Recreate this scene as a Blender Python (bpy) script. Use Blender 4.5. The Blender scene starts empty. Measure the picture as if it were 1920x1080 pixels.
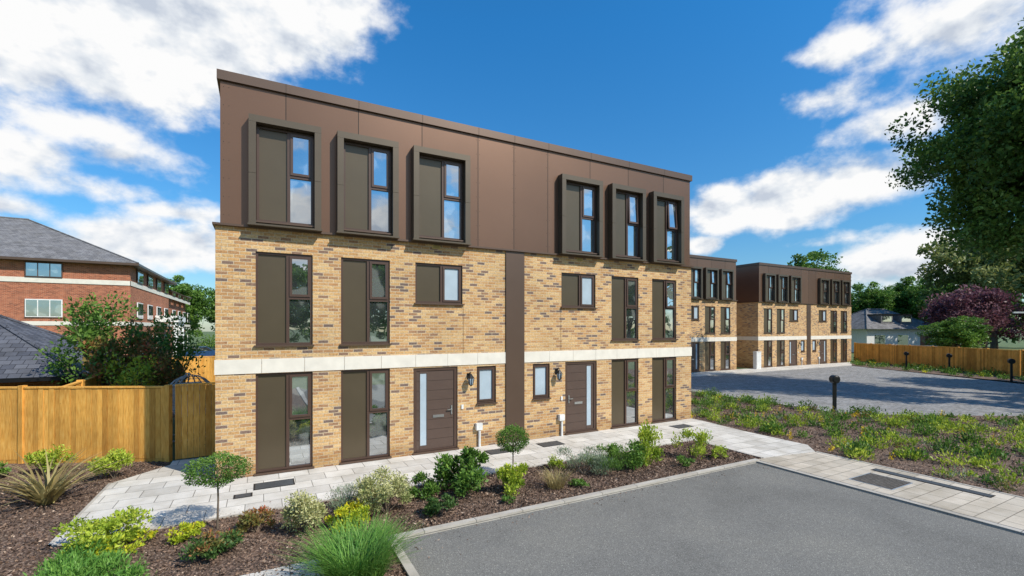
import bpy, math, random
import numpy as np
from mathutils import Vector
random.seed(4); rng=np.random.default_rng(7)
S=bpy.context.scene; COL=S.collection
R=math.radians

# ---------------------------------------------------------------- materials
def newmat(name):
    m=bpy.data.materials.new(name); m.use_nodes=True
    nt=m.node_tree; b=nt.nodes["Principled BSDF"]
    return m,nt,b
def N(nt,t,**k):
    n=nt.nodes.new(t)
    for a,v in k.items(): setattr(n,a,v)
    return n
def L(nt,a,b): nt.links.new(a,b)
def ramp(nt,stops,interp='LINEAR'):
    r=N(nt,'ShaderNodeValToRGB'); e=r.color_ramp; e.interpolation=interp
    while len(e.elements)<len(stops): e.elements.new(0.5)
    for i,(p,c) in enumerate(stops):
        e.elements[i].position=p; e.elements[i].color=(c[0],c[1],c[2],1)
    return r
def noise(nt,vec,scale,detail=4,rough=.55):
    n=N(nt,'ShaderNodeTexNoise'); n.inputs['Scale'].default_value=scale
    n.inputs['Detail'].default_value=detail; n.inputs['Roughness'].default_value=rough
    if vec is not None: L(nt,vec,n.inputs['Vector'])
    return n
def bump(nt,b,h,strength=.3,dist=.01):
    bm=N(nt,'ShaderNodeBump'); bm.inputs['Strength'].default_value=strength; bm.inputs['Distance'].default_value=dist
    L(nt,h,bm.inputs['Height']); L(nt,bm.outputs[0],b.inputs['Normal']); return bm
def mixc(nt,mode,fac,a,b):
    m=N(nt,'ShaderNodeMix',data_type='RGBA',blend_type=mode)
    if isinstance(fac,(int,float)): m.inputs[0].default_value=fac
    else: L(nt,fac,m.inputs[0])
    for i,x in ((6,a),(7,b)):
        if isinstance(x,tuple): m.inputs[i].default_value=(*x,1)
        else: L(nt,x,m.inputs[i])
    return m.outputs[2]
def simple(name,col,rough=.6,metal=0.,var=.12,scale=6.,bumps=0.,spec=.5):
    m,nt,b=newmat(name)
    tc=N(nt,'ShaderNodeTexCoord'); n=noise(nt,tc.outputs['Object'],scale,4)
    lo=tuple(c*(1-var) for c in col); hi=tuple(min(1,c*(1+var)) for c in col)
    r=ramp(nt,[(.3,lo),(.7,hi)]); L(nt,n.outputs[0],r.inputs[0])
    at=N(nt,'ShaderNodeAttribute'); at.attribute_name='t'; ra=ramp(nt,[(0,(.78,.78,.78)),(1,(1.22,1.22,1.22))]); L(nt,at.outputs['Fac'],ra.inputs[0])
    c=mixc(nt,'MULTIPLY',1.,r.outputs[0],ra.outputs[0]) if name.startswith('bronze_cl') else r.outputs[0]
    L(nt,c,b.inputs['Base Color'])
    b.inputs['Roughness'].default_value=rough; b.inputs['Metallic'].default_value=metal
    b.inputs['Specular IOR Level'].default_value=spec
    if bumps:
        n2=noise(nt,tc.outputs['Object'],scale*12,3); bump(nt,b,n2.outputs[0],bumps,.004)
    return m

def brickmat(name,stops,mortar,w=.225,h=.075,ms=.009):
    m,nt,b=newmat(name)
    uv=N(nt,'ShaderNodeUVMap')
    wob=noise(nt,uv.outputs[0],9,2)
    wv=N(nt,'ShaderNodeVectorMath',operation='SCALE')
    sub=N(nt,'ShaderNodeVectorMath',operation='SUBTRACT'); sub.inputs[1].default_value=(.5,.5,.5)
    L(nt,wob.outputs['Color'],sub.inputs[0]); L(nt,sub.outputs[0],wv.inputs[0]); wv.inputs['Scale'].default_value=.010
    add=N(nt,'ShaderNodeVectorMath',operation='ADD'); L(nt,uv.outputs[0],add.inputs[0]); L(nt,wv.outputs[0],add.inputs[1])
    br=N(nt,'ShaderNodeTexBrick'); L(nt,add.outputs[0],br.inputs['Vector'])
    br.inputs['Scale'].default_value=1; br.inputs['Brick Width'].default_value=w; br.inputs['Row Height'].default_value=h
    br.inputs['Mortar Size'].default_value=ms; br.inputs['Mortar Smooth'].default_value=.4; br.inputs['Bias'].default_value=0
    br.inputs['Color1'].default_value=(0,0,0,1); br.inputs['Color2'].default_value=(1,1,1,1); br.inputs['Mortar'].default_value=(.5,.5,.5,1)
    r=ramp(nt,stops); L(nt,br.outputs['Color'],r.inputs[0])
    n1=noise(nt,uv.outputs[0],24,4,.72); n2=noise(nt,uv.outputs[0],.55,4)
    r1=ramp(nt,[(.32,(.60,.55,.52)),(.5,(.97,.97,.97)),(.7,(1.22,1.22,1.22))]); L(nt,n1.outputs[0],r1.inputs[0])
    c=mixc(nt,'MULTIPLY',.9,r.outputs[0],r1.outputs[0])
    r2=ramp(nt,[(.3,(.86,.85,.85)),(.7,(1.1,1.08,1.05))]); L(nt,n2.outputs[0],r2.inputs[0])
    mort=mixc(nt,'MULTIPLY',.6,mortar,r1.outputs[0])
    c=mixc(nt,'MIX',br.outputs['Fac'],c,mort)
    c=mixc(nt,'MULTIPLY',1.,c,r2.outputs[0])
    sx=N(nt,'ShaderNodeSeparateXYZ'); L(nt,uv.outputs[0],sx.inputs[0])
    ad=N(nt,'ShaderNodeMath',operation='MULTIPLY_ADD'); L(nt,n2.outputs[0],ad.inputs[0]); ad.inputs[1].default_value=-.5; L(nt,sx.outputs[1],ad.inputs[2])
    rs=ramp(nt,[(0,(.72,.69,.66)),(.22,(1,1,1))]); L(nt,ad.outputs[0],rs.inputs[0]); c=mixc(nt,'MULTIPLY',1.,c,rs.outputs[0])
    L(nt,c,b.inputs['Base Color']); b.inputs['Roughness'].default_value=.9; b.inputs['Specular IOR Level'].default_value=.2
    inv=N(nt,'ShaderNodeMath',operation='MULTIPLY_ADD'); L(nt,br.outputs['Fac'],inv.inputs[0]); inv.inputs[1].default_value=-1
    L(nt,n1.outputs[0],inv.inputs[2]); bump(nt,b,inv.outputs[0],.5,.008)
    return m
M={}
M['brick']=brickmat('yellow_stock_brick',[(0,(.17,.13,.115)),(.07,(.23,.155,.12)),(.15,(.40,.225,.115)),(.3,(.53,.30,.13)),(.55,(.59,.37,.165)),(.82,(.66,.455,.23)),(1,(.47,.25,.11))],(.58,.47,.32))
M['redbrick']=brickmat('red_brick',[(0,(.24,.08,.05)),(.4,(.42,.13,.07)),(.8,(.50,.18,.10)),(1,(.32,.11,.07))],(.46,.30,.2))
M['clad']=simple('bronze_cladding',(.182,.101,.064),.34,.5,.05,.6)
M['clad2']=simple('bronze_coping',(.125,.08,.057),.38,.4,.06,1.)
M['surround']=simple('bronze_surround',(.115,.088,.060),.36,.4,.06,1.5)
M['frame']=simple('window_frame_brown',(.085,.050,.037),.35,.1,.05,2)
M['panel']=simple('opaque_window_panel',(.112,.086,.054),.30,.35,.07,1.)
M['seam']=simple('dark_joint',(.02,.016,.013),.8)
M['stone']=simple('white_stone_band',(.72,.67,.58),.8,0,.08,3,.2)
M['door']=simple('door_brown',(.088,.056,.043),.45,0,.05,3)
M['steel']=simple('brushed_steel',(.6,.6,.6),.3,.9,.03,5)
M['black']=simple('black_metal',(.015,.015,.016),.4,.4)
M['meter']=simple('meter_box_white',(.68,.68,.66),.5)
M['vent']=simple('yellow_vent',(.6,.43,.14),.8)
M['white']=simple('white_paint',(.78,.77,.74),.6)
M['roofflat']=simple('flat_roof',(.12,.12,.12),.9)
def glassmat():
    m,nt,b=newmat('window_glass')
    nt.nodes.remove(b); out=nt.nodes['Material Output']
    tc=N(nt,'ShaderNodeTexCoord')
    g=N(nt,'ShaderNodeBsdfGlossy'); g.inputs['Roughness'].default_value=.012; g.inputs['Color'].default_value=(.92,.96,1,1)
    nz=noise(nt,tc.outputs['Object'],1.1,2); bm=N(nt,'ShaderNodeBump'); bm.inputs['Strength'].default_value=.09; bm.inputs['Distance'].default_value=.05
    L(nt,nz.outputs[0],bm.inputs['Height']); L(nt,bm.outputs[0],g.inputs['Normal'])
    d=N(nt,'ShaderNodeBsdfDiffuse'); n=noise(nt,tc.outputs['Object'],1.3,2)
    r=ramp(nt,[(.35,(.02,.024,.024)),(.54,(.06,.07,.068)),(.57,(.22,.235,.22))]); L(nt,n.outputs[0],r.inputs[0]); L(nt,r.outputs[0],d.inputs[0])
    lw=N(nt,'ShaderNodeLayerWeight'); lw.inputs['Blend'].default_value=.35
    mr=N(nt,'ShaderNodeMapRange'); L(nt,lw.outputs['Fresnel'],mr.inputs[0]); mr.inputs['To Min'].default_value=.48; mr.inputs['To Max'].default_value=.95
    mx=N(nt,'ShaderNodeMixShader'); L(nt,mr.outputs[0],mx.inputs[0]); L(nt,d.outputs[0],mx.inputs[1]); L(nt,g.outputs[0],mx.inputs[2])
    L(nt,mx.outputs[0],out.inputs[0]); return m
M['glass']=glassmat()
M['frost']=simple('frosted_glass',(.40,.48,.54),.25,0,.1,2)

def slabmat(name,a,b_,w,h,joint,bs=.3):
    m,nt,b=newmat(name)
    uv=N(nt,'ShaderNodeUVMap'); br=N(nt,'ShaderNodeTexBrick'); L(nt,uv.outputs[0],br.inputs['Vector'])
    br.inputs['Scale'].default_value=1; br.inputs['Brick Width'].default_value=w; br.inputs['Row Height'].default_value=h
    br.inputs['Mortar Size'].default_value=.008; br.inputs['Mortar Smooth'].default_value=.2
    br.inputs['Color1'].default_value=(*a,1); br.inputs['Color2'].default_value=(*b_,1); br.inputs['Mortar'].default_value=(*joint,1)
    n=noise(nt,uv.outputs[0],130,2,.7); n2=noise(nt,uv.outputs[0],1.3,5,.65)
    r=ramp(nt,[(.35,(.78,.78,.78)),(.65,(1.1,1.1,1.1))]); L(nt,n.outputs[0],r.inputs[0])
    r2=ramp(nt,[(.32,(.78,.76,.72)),(.6,(1.04,1.04,1.04))]); L(nt,n2.outputs[0],r2.inputs[0])
    c=mixc(nt,'MULTIPLY',.8,br.outputs['Color'],r.outputs[0]); c=mixc(nt,'MULTIPLY',1.,c,r2.outputs[0])
    L(nt,c,b.inputs['Base Color']); b.inputs['Roughness'].default_value=.85; b.inputs['Specular IOR Level'].default_value=.25
    inv=N(nt,'ShaderNodeMath',operation='MULTIPLY_ADD'); L(nt,br.outputs['Fac'],inv.inputs[0]); inv.inputs[1].default_value=-3; L(nt,n.outputs[0],inv.inputs[2])
    bump(nt,b,inv.outputs[0],bs,.004); return m
M['slab']=slabmat('pale_paving',(.58,.54,.485),(.73,.685,.62),.6,.45,(.24,.22,.19))
M['slab2']=slabmat('buff_paving',(.48,.42,.34),(.62,.54,.44),.45,.3,(.22,.19,.15))
M['block']=slabmat('block_paving',(.25,.245,.24),(.40,.385,.37),.2,.1,(.12,.115,.11))
M['kerb']=slabmat('kerb_concrete',(.46,.42,.37),(.54,.50,.44),.9,3.,(.2,.19,.17))
def asphalt():
    m,nt,b=newmat('asphalt'); tc=N(nt,'ShaderNodeTexCoord')
    n=noise(nt,tc.outputs['Object'],38,5,.85); n2=noise(nt,tc.outputs['Object'],.45,6,.65)
    v=N(nt,'ShaderNodeTexVoronoi'); v.inputs['Scale'].default_value=125; L(nt,tc.outputs['Object'],v.inputs['Vector'])
    sp=N(nt,'ShaderNodeSeparateColor'); L(nt,v.outputs['Color'],sp.inputs[0])
    r=ramp(nt,[(0,(.13,.125,.113)),(.6,(.185,.178,.163)),(.93,(.23,.222,.203)),(1,(.42,.40,.35))]); L(nt,sp.outputs[0],r.inputs[0])
    r3=ramp(nt,[(.33,(.78,.78,.78)),(.67,(1.22,1.22,1.22))]); L(nt,n.outputs[0],r3.inputs[0])
    r2=ramp(nt,[(.3,(.80,.80,.80)),(.5,(1,1,1)),(.7,(1.14,1.13,1.1))]); L(nt,n2.outputs[0],r2.inputs[0])
    c=mixc(nt,'MULTIPLY',1.,r.outputs[0],r2.outputs[0]); c=mixc(nt,'MULTIPLY',1.,c,r3.outputs[0]); L(nt,c,b.inputs['Base Color'])
    b.inputs['Roughness'].default_value=.9; b.inputs['Specular IOR Level'].default_value=.2; bump(nt,b,v.outputs['Distance'],.3,.003); return m
M['asphalt']=asphalt()
def mulch():
    m,nt,b=newmat('bark_mulch'); tc=N(nt,'ShaderNodeTexCoord')
    v=N(nt,'ShaderNodeTexVoronoi'); v.inputs['Scale'].default_value=38; L(nt,tc.outputs['Object'],v.inputs['Vector'])
    n=noise(nt,tc.outputs['Object'],2.2,5)
    sp=N(nt,'ShaderNodeSeparateColor'); L(nt,v.outputs['Color'],sp.inputs[0])
    r=ramp(nt,[(0,(.06,.038,.026)),(.5,(.145,.09,.063)),(.85,(.24,.155,.11)),(1,(.38,.28,.21))]); L(nt,sp.outputs[0],r.inputs[0])
    r2=ramp(nt,[(.3,(.7,.7,.7)),(.7,(1.2,1.17,1.15))]); L(nt,n.outputs[0],r2.inputs[0])
    c=mixc(nt,'MULTIPLY',1.,r.outputs[0],r2.outputs[0]); L(nt,c,b.inputs['Base Color']); b.inputs['Roughness'].default_value=.95
    bump(nt,b,v.outputs['Distance'],.8,.02); return m
M['mulch']=mulch()
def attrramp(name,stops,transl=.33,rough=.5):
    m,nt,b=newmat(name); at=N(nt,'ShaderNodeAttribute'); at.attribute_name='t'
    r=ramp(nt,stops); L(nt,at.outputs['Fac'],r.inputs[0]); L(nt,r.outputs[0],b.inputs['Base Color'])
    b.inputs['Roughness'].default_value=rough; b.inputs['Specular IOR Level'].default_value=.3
    if transl:
        t=N(nt,'ShaderNodeBsdfTranslucent'); L(nt,r.outputs[0],t.inputs[0])
        mx=N(nt,'ShaderNodeMixShader'); mx.inputs[0].default_value=transl
        L(nt,b.outputs[0],mx.inputs[1]); L(nt,t.outputs[0],mx.inputs[2]); L(nt,mx.outputs[0],nt.nodes['Material Output'].inputs[0])
    return m
M['chips']=attrramp('bark_chips',[(0,(.05,.032,.023)),(.6,(.175,.11,.078)),(.92,(.31,.21,.15)),(1,(.5,.38,.29))],0,.9)
def lm(name,*c): return attrramp(name,[(i/(len(c)-1),x) for i,x in enumerate(c)])
LG=lm('leaf_green',(.05,.11,.018),(.12,.24,.04),(.25,.40,.07))
LD=lm('leaf_dark_green',(.03,.07,.02),(.07,.14,.035),(.13,.23,.06))
LY=lm('leaf_lime',(.16,.25,.03),(.38,.50,.05),(.62,.66,.09))
LYY=lm('leaf_yellow',(.22,.34,.03),(.48,.56,.04),(.80,.66,.03))
LV=lm('leaf_variegated',(.20,.27,.09),(.50,.50,.21),(.82,.78,.45))
LR=lm('leaf_red_green',(.10,.16,.04),(.24,.21,.06),(.55,.15,.08))
LS=lm('leaf_sage',(.16,.22,.12),(.28,.36,.22),(.42,.46,.36))
LO=lm('leaf_oak',(.04,.085,.016),(.10,.19,.032),(.22,.34,.06))
LOL=lm('leaf_olive',(.09,.12,.035),(.20,.24,.065),(.34,.36,.13))
LP=lm('leaf_purple',(.07,.025,.038),(.16,.062,.085),(.30,.15,.17))
LGR=lm('grass_blade',(.04,.13,.02),(.13,.30,.05),(.28,.48,.10))
LB=lm('grass_buff',(.20,.15,.06),(.38,.30,.12),(.5,.42,.2))
LPH=lm('phormium_blade',(.12,.07,.04),(.34,.27,.10),(.58,.50,.22))
FLW=attrramp('yellow_flowers',[(0,(.7,.46,.02)),(1,(.9,.7,.03))],.2)
BARK=simple('bark',(.14,.105,.075),.9,0,.3,8,.5)
def groundmat():
    m,nt,b=newmat('ground_grass'); tc=N(nt,'ShaderNodeTexCoord'); n=noise(nt,tc.outputs['Object'],.4,8,.7)
    r=ramp(nt,[(.35,(.07,.11,.03)),(.65,(.13,.17,.055))]); L(nt,n.outputs[0],r.inputs[0]); L(nt,r.outputs[0],b.inputs['Base Color']); b.inputs['Roughness'].default_value=.95
    return m
M['ground']=groundmat()
def woodmat():
    m,nt,b=newmat('fence_timber'); uv=N(nt,'ShaderNodeUVMap'); at=N(nt,'ShaderNodeAttribute'); at.attribute_name='t'
    mp=N(nt,'ShaderNodeMapping'); mp.inputs['Scale'].default_value=(30,2.2,30); L(nt,uv.outputs[0],mp.inputs[0])
    n=noise(nt,mp.outputs[0],1.6,5,.6)
    r=ramp(nt,[(.25,(.50,.20,.035)),(.5,(.80,.40,.080)),(.75,(.92,.56,.16))]); L(nt,n.outputs[0],r.inputs[0])
    r2=ramp(nt,[(0,(.68,.62,.56)),(.5,(.98,.98,.98)),(1,(1.15,1.15,1.15))]); L(nt,at.outputs['Fac'],r2.inputs[0])
    c=mixc(nt,'MULTIPLY',1.,r.outputs[0],r2.outputs[0])
    v=N(nt,'ShaderNodeTexVoronoi'); v.inputs['Scale'].default_value=3.2; L(nt,uv.outputs[0],v.inputs['Vector'])
    rk=ramp(nt,[(.02,(.35,.3,.25)),(.05,(1,1,1))]); L(nt,v.outputs['Distance'],rk.inputs[0])
    c=mixc(nt,'MULTIPLY',.8,c,rk.outputs[0])
    n3=noise(nt,uv.outputs[0],1.1,4); r4=ramp(nt,[(.35,(.76,.76,.78)),(.65,(1.05,1.05,1.05))]); L(nt,n3.outputs[0],r4.inputs[0]); c=mixc(nt,'MULTIPLY',1.,c,r4.outputs[0])
    L(nt,c,b.inputs['Base Color']); b.inputs['Roughness'].default_value=.8; b.inputs['Specular IOR Level'].default_value=.2
    bump(nt,b,n.outputs[0],.3,.004); return m
M['wood']=woodmat()
M['slate']=slabmat('slate_roof',(.075,.08,.10),(.14,.145,.17),.3,.22,(.02,.02,.025),.8)
M['slate2']=slabmat('grey_tile_roof',(.16,.155,.16),(.25,.24,.24),.3,.25,(.06,.06,.06),.8)

# ---------------------------------------------------------------- mesh builder
class MB:
    def __init__(s): s.v=[];s.f=[];s.uv=[];s.mi=[];s.t=[]
    def quad(s,*p,mi=0,t=.5):
        a=Vector(p[1])-Vector(p[0]); b=Vector(p[-1])-Vector(p[0]); n=a.cross(b)
        ax=max(range(3),key=lambda i:abs(n[i])); i0=len(s.v)
        for q in p:
            s.v.append(tuple(q)); s.uv.append((q[0],q[2]) if ax==1 else (q[1],q[2]) if ax==0 else (q[0],q[1]))
        s.f.append(tuple(range(i0,i0+len(p)))); s.mi.append(mi); s.t.append(t)
    def box(s,x0,x1,y0,y1,z0,z1,mi=0,t=.5):
        q=s.quad
        q((x0,y0,z0),(x1,y0,z0),(x1,y0,z1),(x0,y0,z1),mi=mi,t=t)
        q((x1,y1,z0),(x0,y1,z0),(x0,y1,z1),(x1,y1,z1),mi=mi,t=t)
        q((x0,y1,z0),(x0,y0,z0),(x0,y0,z1),(x0,y1,z1),mi=mi,t=t)
        q((x1,y0,z0),(x1,y1,z0),(x1,y1,z1),(x1,y0,z1),mi=mi,t=t)
        q((x0,y0,z1),(x1,y0,z1),(x1,y1,z1),(x0,y1,z1),mi=mi,t=t)
        q((x0,y1,z0),(x1,y1,z0),(x1,y0,z0),(x0,y0,z0),mi=mi,t=t)
    def wall(s,x0,x1,z0,z1,ops,y,depth,mi=0,seams=(),tones=None):
        xs=sorted({x0,x1,*seams,*[o[0] for o in ops],*[o[1] for o in ops]}); zs=sorted({z0,z1,*[o[2] for o in ops],*[o[3] for o in ops]})
        xs=[x for x in xs if x0<=x<=x1]; zs=[z for z in zs if z0<=z<=z1]
        for i in range(len(xs)-1):
            for j in range(len(zs)-1):
                cx=(xs[i]+xs[i+1])/2; cz=(zs[j]+zs[j+1])/2
                if any(o[0]<cx<o[1] and o[2]<cz<o[3] for o in ops): continue
                t=.5 if not tones else tones[sum(1 for q in seams if q<cx)]
                s.quad((xs[i],y,zs[j]),(xs[i+1],y,zs[j]),(xs[i+1],y,zs[j+1]),(xs[i],y,zs[j+1]),mi=mi,t=t)
        d=y+depth
        for a,b,c,e in ops:
            s.quad((a,y,c),(a,d,c),(a,d,e),(a,y,e),mi=mi); s.quad((b,d,c),(b,y,c),(b,y,e),(b,d,e),mi=mi)
            s.quad((a,y,e),(a,d,e),(b,d,e),(b,y,e),mi=mi); s.quad((a,d,c),(a,y,c),(b,y,c),(b,d,c),mi=mi)
    def cyl(s,c0,c1,r0,r1,n=8,mi=0,t=.5,cap=True):
        c0=Vector(c0);c1=Vector(c1);d=(c1-c0).normalized(); u=d.orthogonal().normalized(); w=d.cross(u)
        A=[c0+r0*(u*math.cos(k*2*math.pi/n)+w*math.sin(k*2*math.pi/n)) for k in range(n)]
        B=[c1+r1*(u*math.cos(k*2*math.pi/n)+w*math.sin(k*2*math.pi/n)) for k in range(n)]
        for k in range(n):
            s.quad(A[k],A[(k+1)%n],B[(k+1)%n],B[k],mi=mi,t=t)
        if cap:
            s.quad(*A[::-1],mi=mi,t=t); s.quad(*B,mi=mi,t=t)
    def tube(s,pts,rad,n=7,mi=0):
        for i in range(len(pts)-1): s.cyl(pts[i],pts[i+1],rad[i],rad[i+1],n,mi,cap=False)
    def mesh(s,name,mats):
        me=bpy.data.meshes.new(name); me.from_pydata(s.v,[],s.f)
        uvl=me.uv_layers.new(name='UVMap'); uvl.data.foreach_set('uv',np.array(s.uv,dtype=np.float32).ravel())
        me.polygons.foreach_set('material_index',s.mi)
        a=me.attributes.new('t','FLOAT','FACE'); a.data.foreach_set('value',s.t)
        for m in mats: me.materials.append(m)
        me.update(); return me
    def obj(s,name,mats,parent=None,loc=(0,0,0),rot=0):
        return mkobj(name,s.mesh(name,mats),parent,loc,rot)
def mkobj(name,me,parent=None,loc=(0,0,0),rot=0,scale=1):
    o=bpy.data.objects.new(name,me); COL.objects.link(o); o.location=loc; o.rotation_euler=(0,0,rot)
    if scale!=1: o.scale=(scale,)*3 if not isinstance(scale,tuple) else scale
    if parent: o.parent=parent
    return o
def empty(name,loc=(0,0,0),rot=0,scale=1):
    return mkobj(name,None,None,loc,rot,scale)
def npmesh(name,V,nper,t,mat):
    n=len(V); me=bpy.data.meshes.new(name); me.vertices.add(n*nper); me.vertices.foreach_set('co',V.astype(np.float32).ravel())
    me.loops.add(n*nper); me.loops.foreach_set('vertex_index',np.arange(n*nper,dtype=np.int32))
    me.polygons.add(n); me.polygons.foreach_set('loop_start',np.arange(0,n*nper,nper,dtype=np.int32)); me.polygons.foreach_set('loop_total',np.full(n,nper,dtype=np.int32))
    me.update(calc_edges=True)
    a=me.attributes.new('t','FLOAT','FACE'); a.data.foreach_set('value',np.clip(t,0,1).astype(np.float32))
    me.materials.append(mat); return me
def unit(a): return a/np.maximum(np.linalg.norm(a,axis=1,keepdims=True),1e-6)
def leafquads(C,D,size,wr=.5):
    n=len(C); D=unit(D); rnd=rng.normal(size=(n,3)); W=unit(np.cross(D,rnd)); U=np.cross(W,D)
    s=size[:,None] if hasattr(size,'__len__') else size
    p0=C-D*s*.5; p2=C+D*s*.5-U*s*.12; mid=C+U*s*.06
    return np.stack([p0,mid+W*s*wr*.5,p2,mid-W*s*wr*.5],axis=1)

# ---------------------------------------------------------------- foliage
def crown_mesh(name,cl,per,leaf,mat,wr=.6,flat=1.):
    Vs=[];T=[]
    for (x,y,z,r,tone) in cl:
        n=max(12,int(per*(.6+.8*random.random())))
        d=unit(rng.normal(size=(n,3))); rr=r*(.35+.75*rng.random((n,1))**.6)
        P=d*rr; P[:,2]*=.72*flat
        C=P+np.array([x,y,z]); D=d*.7+rng.normal(size=(n,3))*.7+np.array([0,0,.1])
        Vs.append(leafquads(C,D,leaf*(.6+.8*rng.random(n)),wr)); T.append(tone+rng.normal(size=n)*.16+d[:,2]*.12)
    return npmesh(name,np.concatenate(Vs),4,np.concatenate(T),mat)
def tree_data(name,h,base,rx,ncl,per,leaf,mat,trunk_r=.2,cr=.22,seed=0,nl=7):
    random.seed(seed); cz=(h+base)/2; rz=(h-base)/2; cl=[]
    lob=[(random.uniform(-.45,.45)*rx,random.uniform(-.45,.45)*rx,cz+random.uniform(-.45,.5)*rz,random.uniform(.5,.68)) for _ in range(nl)]
    while len(cl)<ncl:
        lx,ly,lz,ls=random.choice(lob)
        u=Vector((random.gauss(0,1),random.gauss(0,1),random.gauss(0,1))).normalized()*random.uniform(.45,1)**.7
        x=lx+u.x*rx*ls; y=ly+u.y*rx*ls; z=lz+u.z*rz*ls*1.05
        if z<base*.9: continue
        cl.append((x,y,z,rx*cr*random.uniform(.55,1.15),random.uniform(.22,.75)))
    cm=crown_mesh(name+'_crown',cl,per,leaf,mat)
    mb=MB(); top=Vector((0,0,cz+rz*.3)); k=6
    pts=[Vector((math.sin(i*1.3)*trunk_r*.6*(i>0),math.cos(i*1.7)*trunk_r*.6*(i>0),-.1+(top.z+.1)*i/k)) for i in range(k+1)]
    mb.tube(pts,[trunk_r*(1.25 if i==0 else 1-.85*i/k) for i in range(k+1)],9)
    for i in range(12):
        c=random.choice(cl); z0=random.uniform(base*.85,cz); p0=Vector((0,0,z0)); p2=Vector(c[:3]); pm=(p0+p2)/2+Vector((0,0,-.08*(p2-p0).length))
        r=trunk_r*.42; mb.tube([p0,pm,p2],[r,r*.6,r*.15],6)
    return mb.mesh(name+'_trunk',[BARK]),cm
def place_tree(name,data,loc,rot=0,scale=1):
    e=empty(name,loc,rot,scale); mkobj('trunk',data[0],e); mkobj('crown',data[1],e); return e

oak=tree_data('oak',17.8,6.3,6.0,500,165,.22,LO,.42,.18,11,10)
place_tree('oak_tree',oak,(34.7,-5.2,0),.6)
t1=tree_data('tA',11,2.2,4.2,130,130,.32,LG,.22,.25,3)
t2=tree_data('tB',14,3,6.2,150,140,.42,LOL,.3,.24,5)
pur=tree_data('purple',7.6,1.2,4.9,150,150,.28,LP,.2,.22,6)
place_tree('olive_tree',t2,(86,12,0),.4,1.25)
place_tree('olive_tree',t2,(80,-2,0),2.4,1.2)
place_tree('purple_beech_tree',pur,(66,7.2,0))
place_tree('broadleaf_tree',t1,(65,25,0),1,1.22)
for i,(x,y,s) in enumerate([(98,32.5,1.05),(104,29,1.15),(103,24,1.1),(93,37,1.0),(97,17,1.1),(108,20,1.2)]): place_tree('broadleaf_tree',t1,(x,y,0),i*1.3,s)
place_tree('broadleaf_tree',t1,(-10,74,0),0,1.0)
place_tree('broadleaf_tree',t1,(-4.5,80,0),2,1.05)
place_tree('broadleaf_tree',t1,(-1,70,0),4,.95)
place_tree('broadleaf_tree',t1,(58.6,7.2,0),1,(.62,.62,.40))
place_tree('broadleaf_tree',t1,(38,-17,0),1,1.3)
place_tree('broadleaf_tree',t1,(43.5,-10,0),3,1.1)
for i,(x,y,s) in enumerate([(3,-42,1.),(12,-46,1.15),(21,-44,1.),(30,-50,1.2),(40,-46,1.1),(-8,-48,1.1),(52,-44,1.2)]):
    place_tree('broadleaf_tree',t1,(x,y,0),i*1.1,s)
def belt(name,pts,hmin,hmax,leaf,per,mat,seed):
    random.seed(seed); cl=[]
    for (x0,y0,x1,y1,n) in pts:
        for i in range(n):
            f=(i+random.random())/n; x=x0+(x1-x0)*f; y=y0+(y1-y0)*f; h=random.uniform(hmin,hmax); w=h*.38
            for k in range(10):
                a=random.random()*6.28; q=random.random()**.5
                cl.append((x+math.cos(a)*w*q,y+math.sin(a)*w*q,h*random.uniform(.15,.95)*(1-.25*q),h*.2,random.uniform(.2,.7)))
    mkobj(name,crown_mesh(name,cl,per,leaf,mat))
belt('distant_trees',[(105,50,130,-30,20),(70,60,120,45,9),(-60,100,20,110,16),(100,-30,60,-60,8)],8,12,1.0,26,LD,21)

# ---------------------------------------------------------------- shrubs
def shrub(name,x,y,r,h,mat,n=1600,leaf=.05,wr=.5,z0=None,stem=True,up=.4,k=12):
    e=empty(name,(x,y,0)); random.seed(int(abs(x)*1000+abs(y)*77))
    cl=[]
    for i in range(k):
        a=random.random()*6.28; q=random.random()**.5*.78; zz=(z0 if z0 else 0)+ (h-(z0 or 0))*random.uniform(.25,.86)*(1-.3*q)
        cl.append((math.cos(a)*q*r,math.sin(a)*q*r,zz,r*random.uniform(.24,.44)*(12/k)**.33,random.uniform(.3,.7)))
    Vs=[];T=[]
    for (cx,cy,cz,cr,tone) in cl:
        m=n//k; d=unit(rng.normal(size=(m,3))); P=d*cr*(.3+.85*rng.random((m,1))); P[:,2]*=min(1.3,max(.5,h/(2*r)))
        C=P+np.array([cx,cy,cz]); C[:,2]=np.maximum(C[:,2],.06)
        D=d*.8+rng.normal(size=(m,3))*.5+np.array([0,0,up])
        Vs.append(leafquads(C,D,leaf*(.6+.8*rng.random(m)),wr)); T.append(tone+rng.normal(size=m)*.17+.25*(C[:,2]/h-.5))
    mkobj('foliage',npmesh(name+'_leaves',np.concatenate(Vs),4,np.concatenate(T),mat),e)
    if stem:
        mb=MB(); s=max(1,h/1.5)
        for c in cl[:k*2//3]: mb.tube([(0,0,0),(c[0]*.4,c[1]*.4,c[2]*.5),(c[0],c[1],c[2])],[.012*s,.008*s,.004*s],5)
        mb.obj('stems',[BARK],e)
    return e
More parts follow.
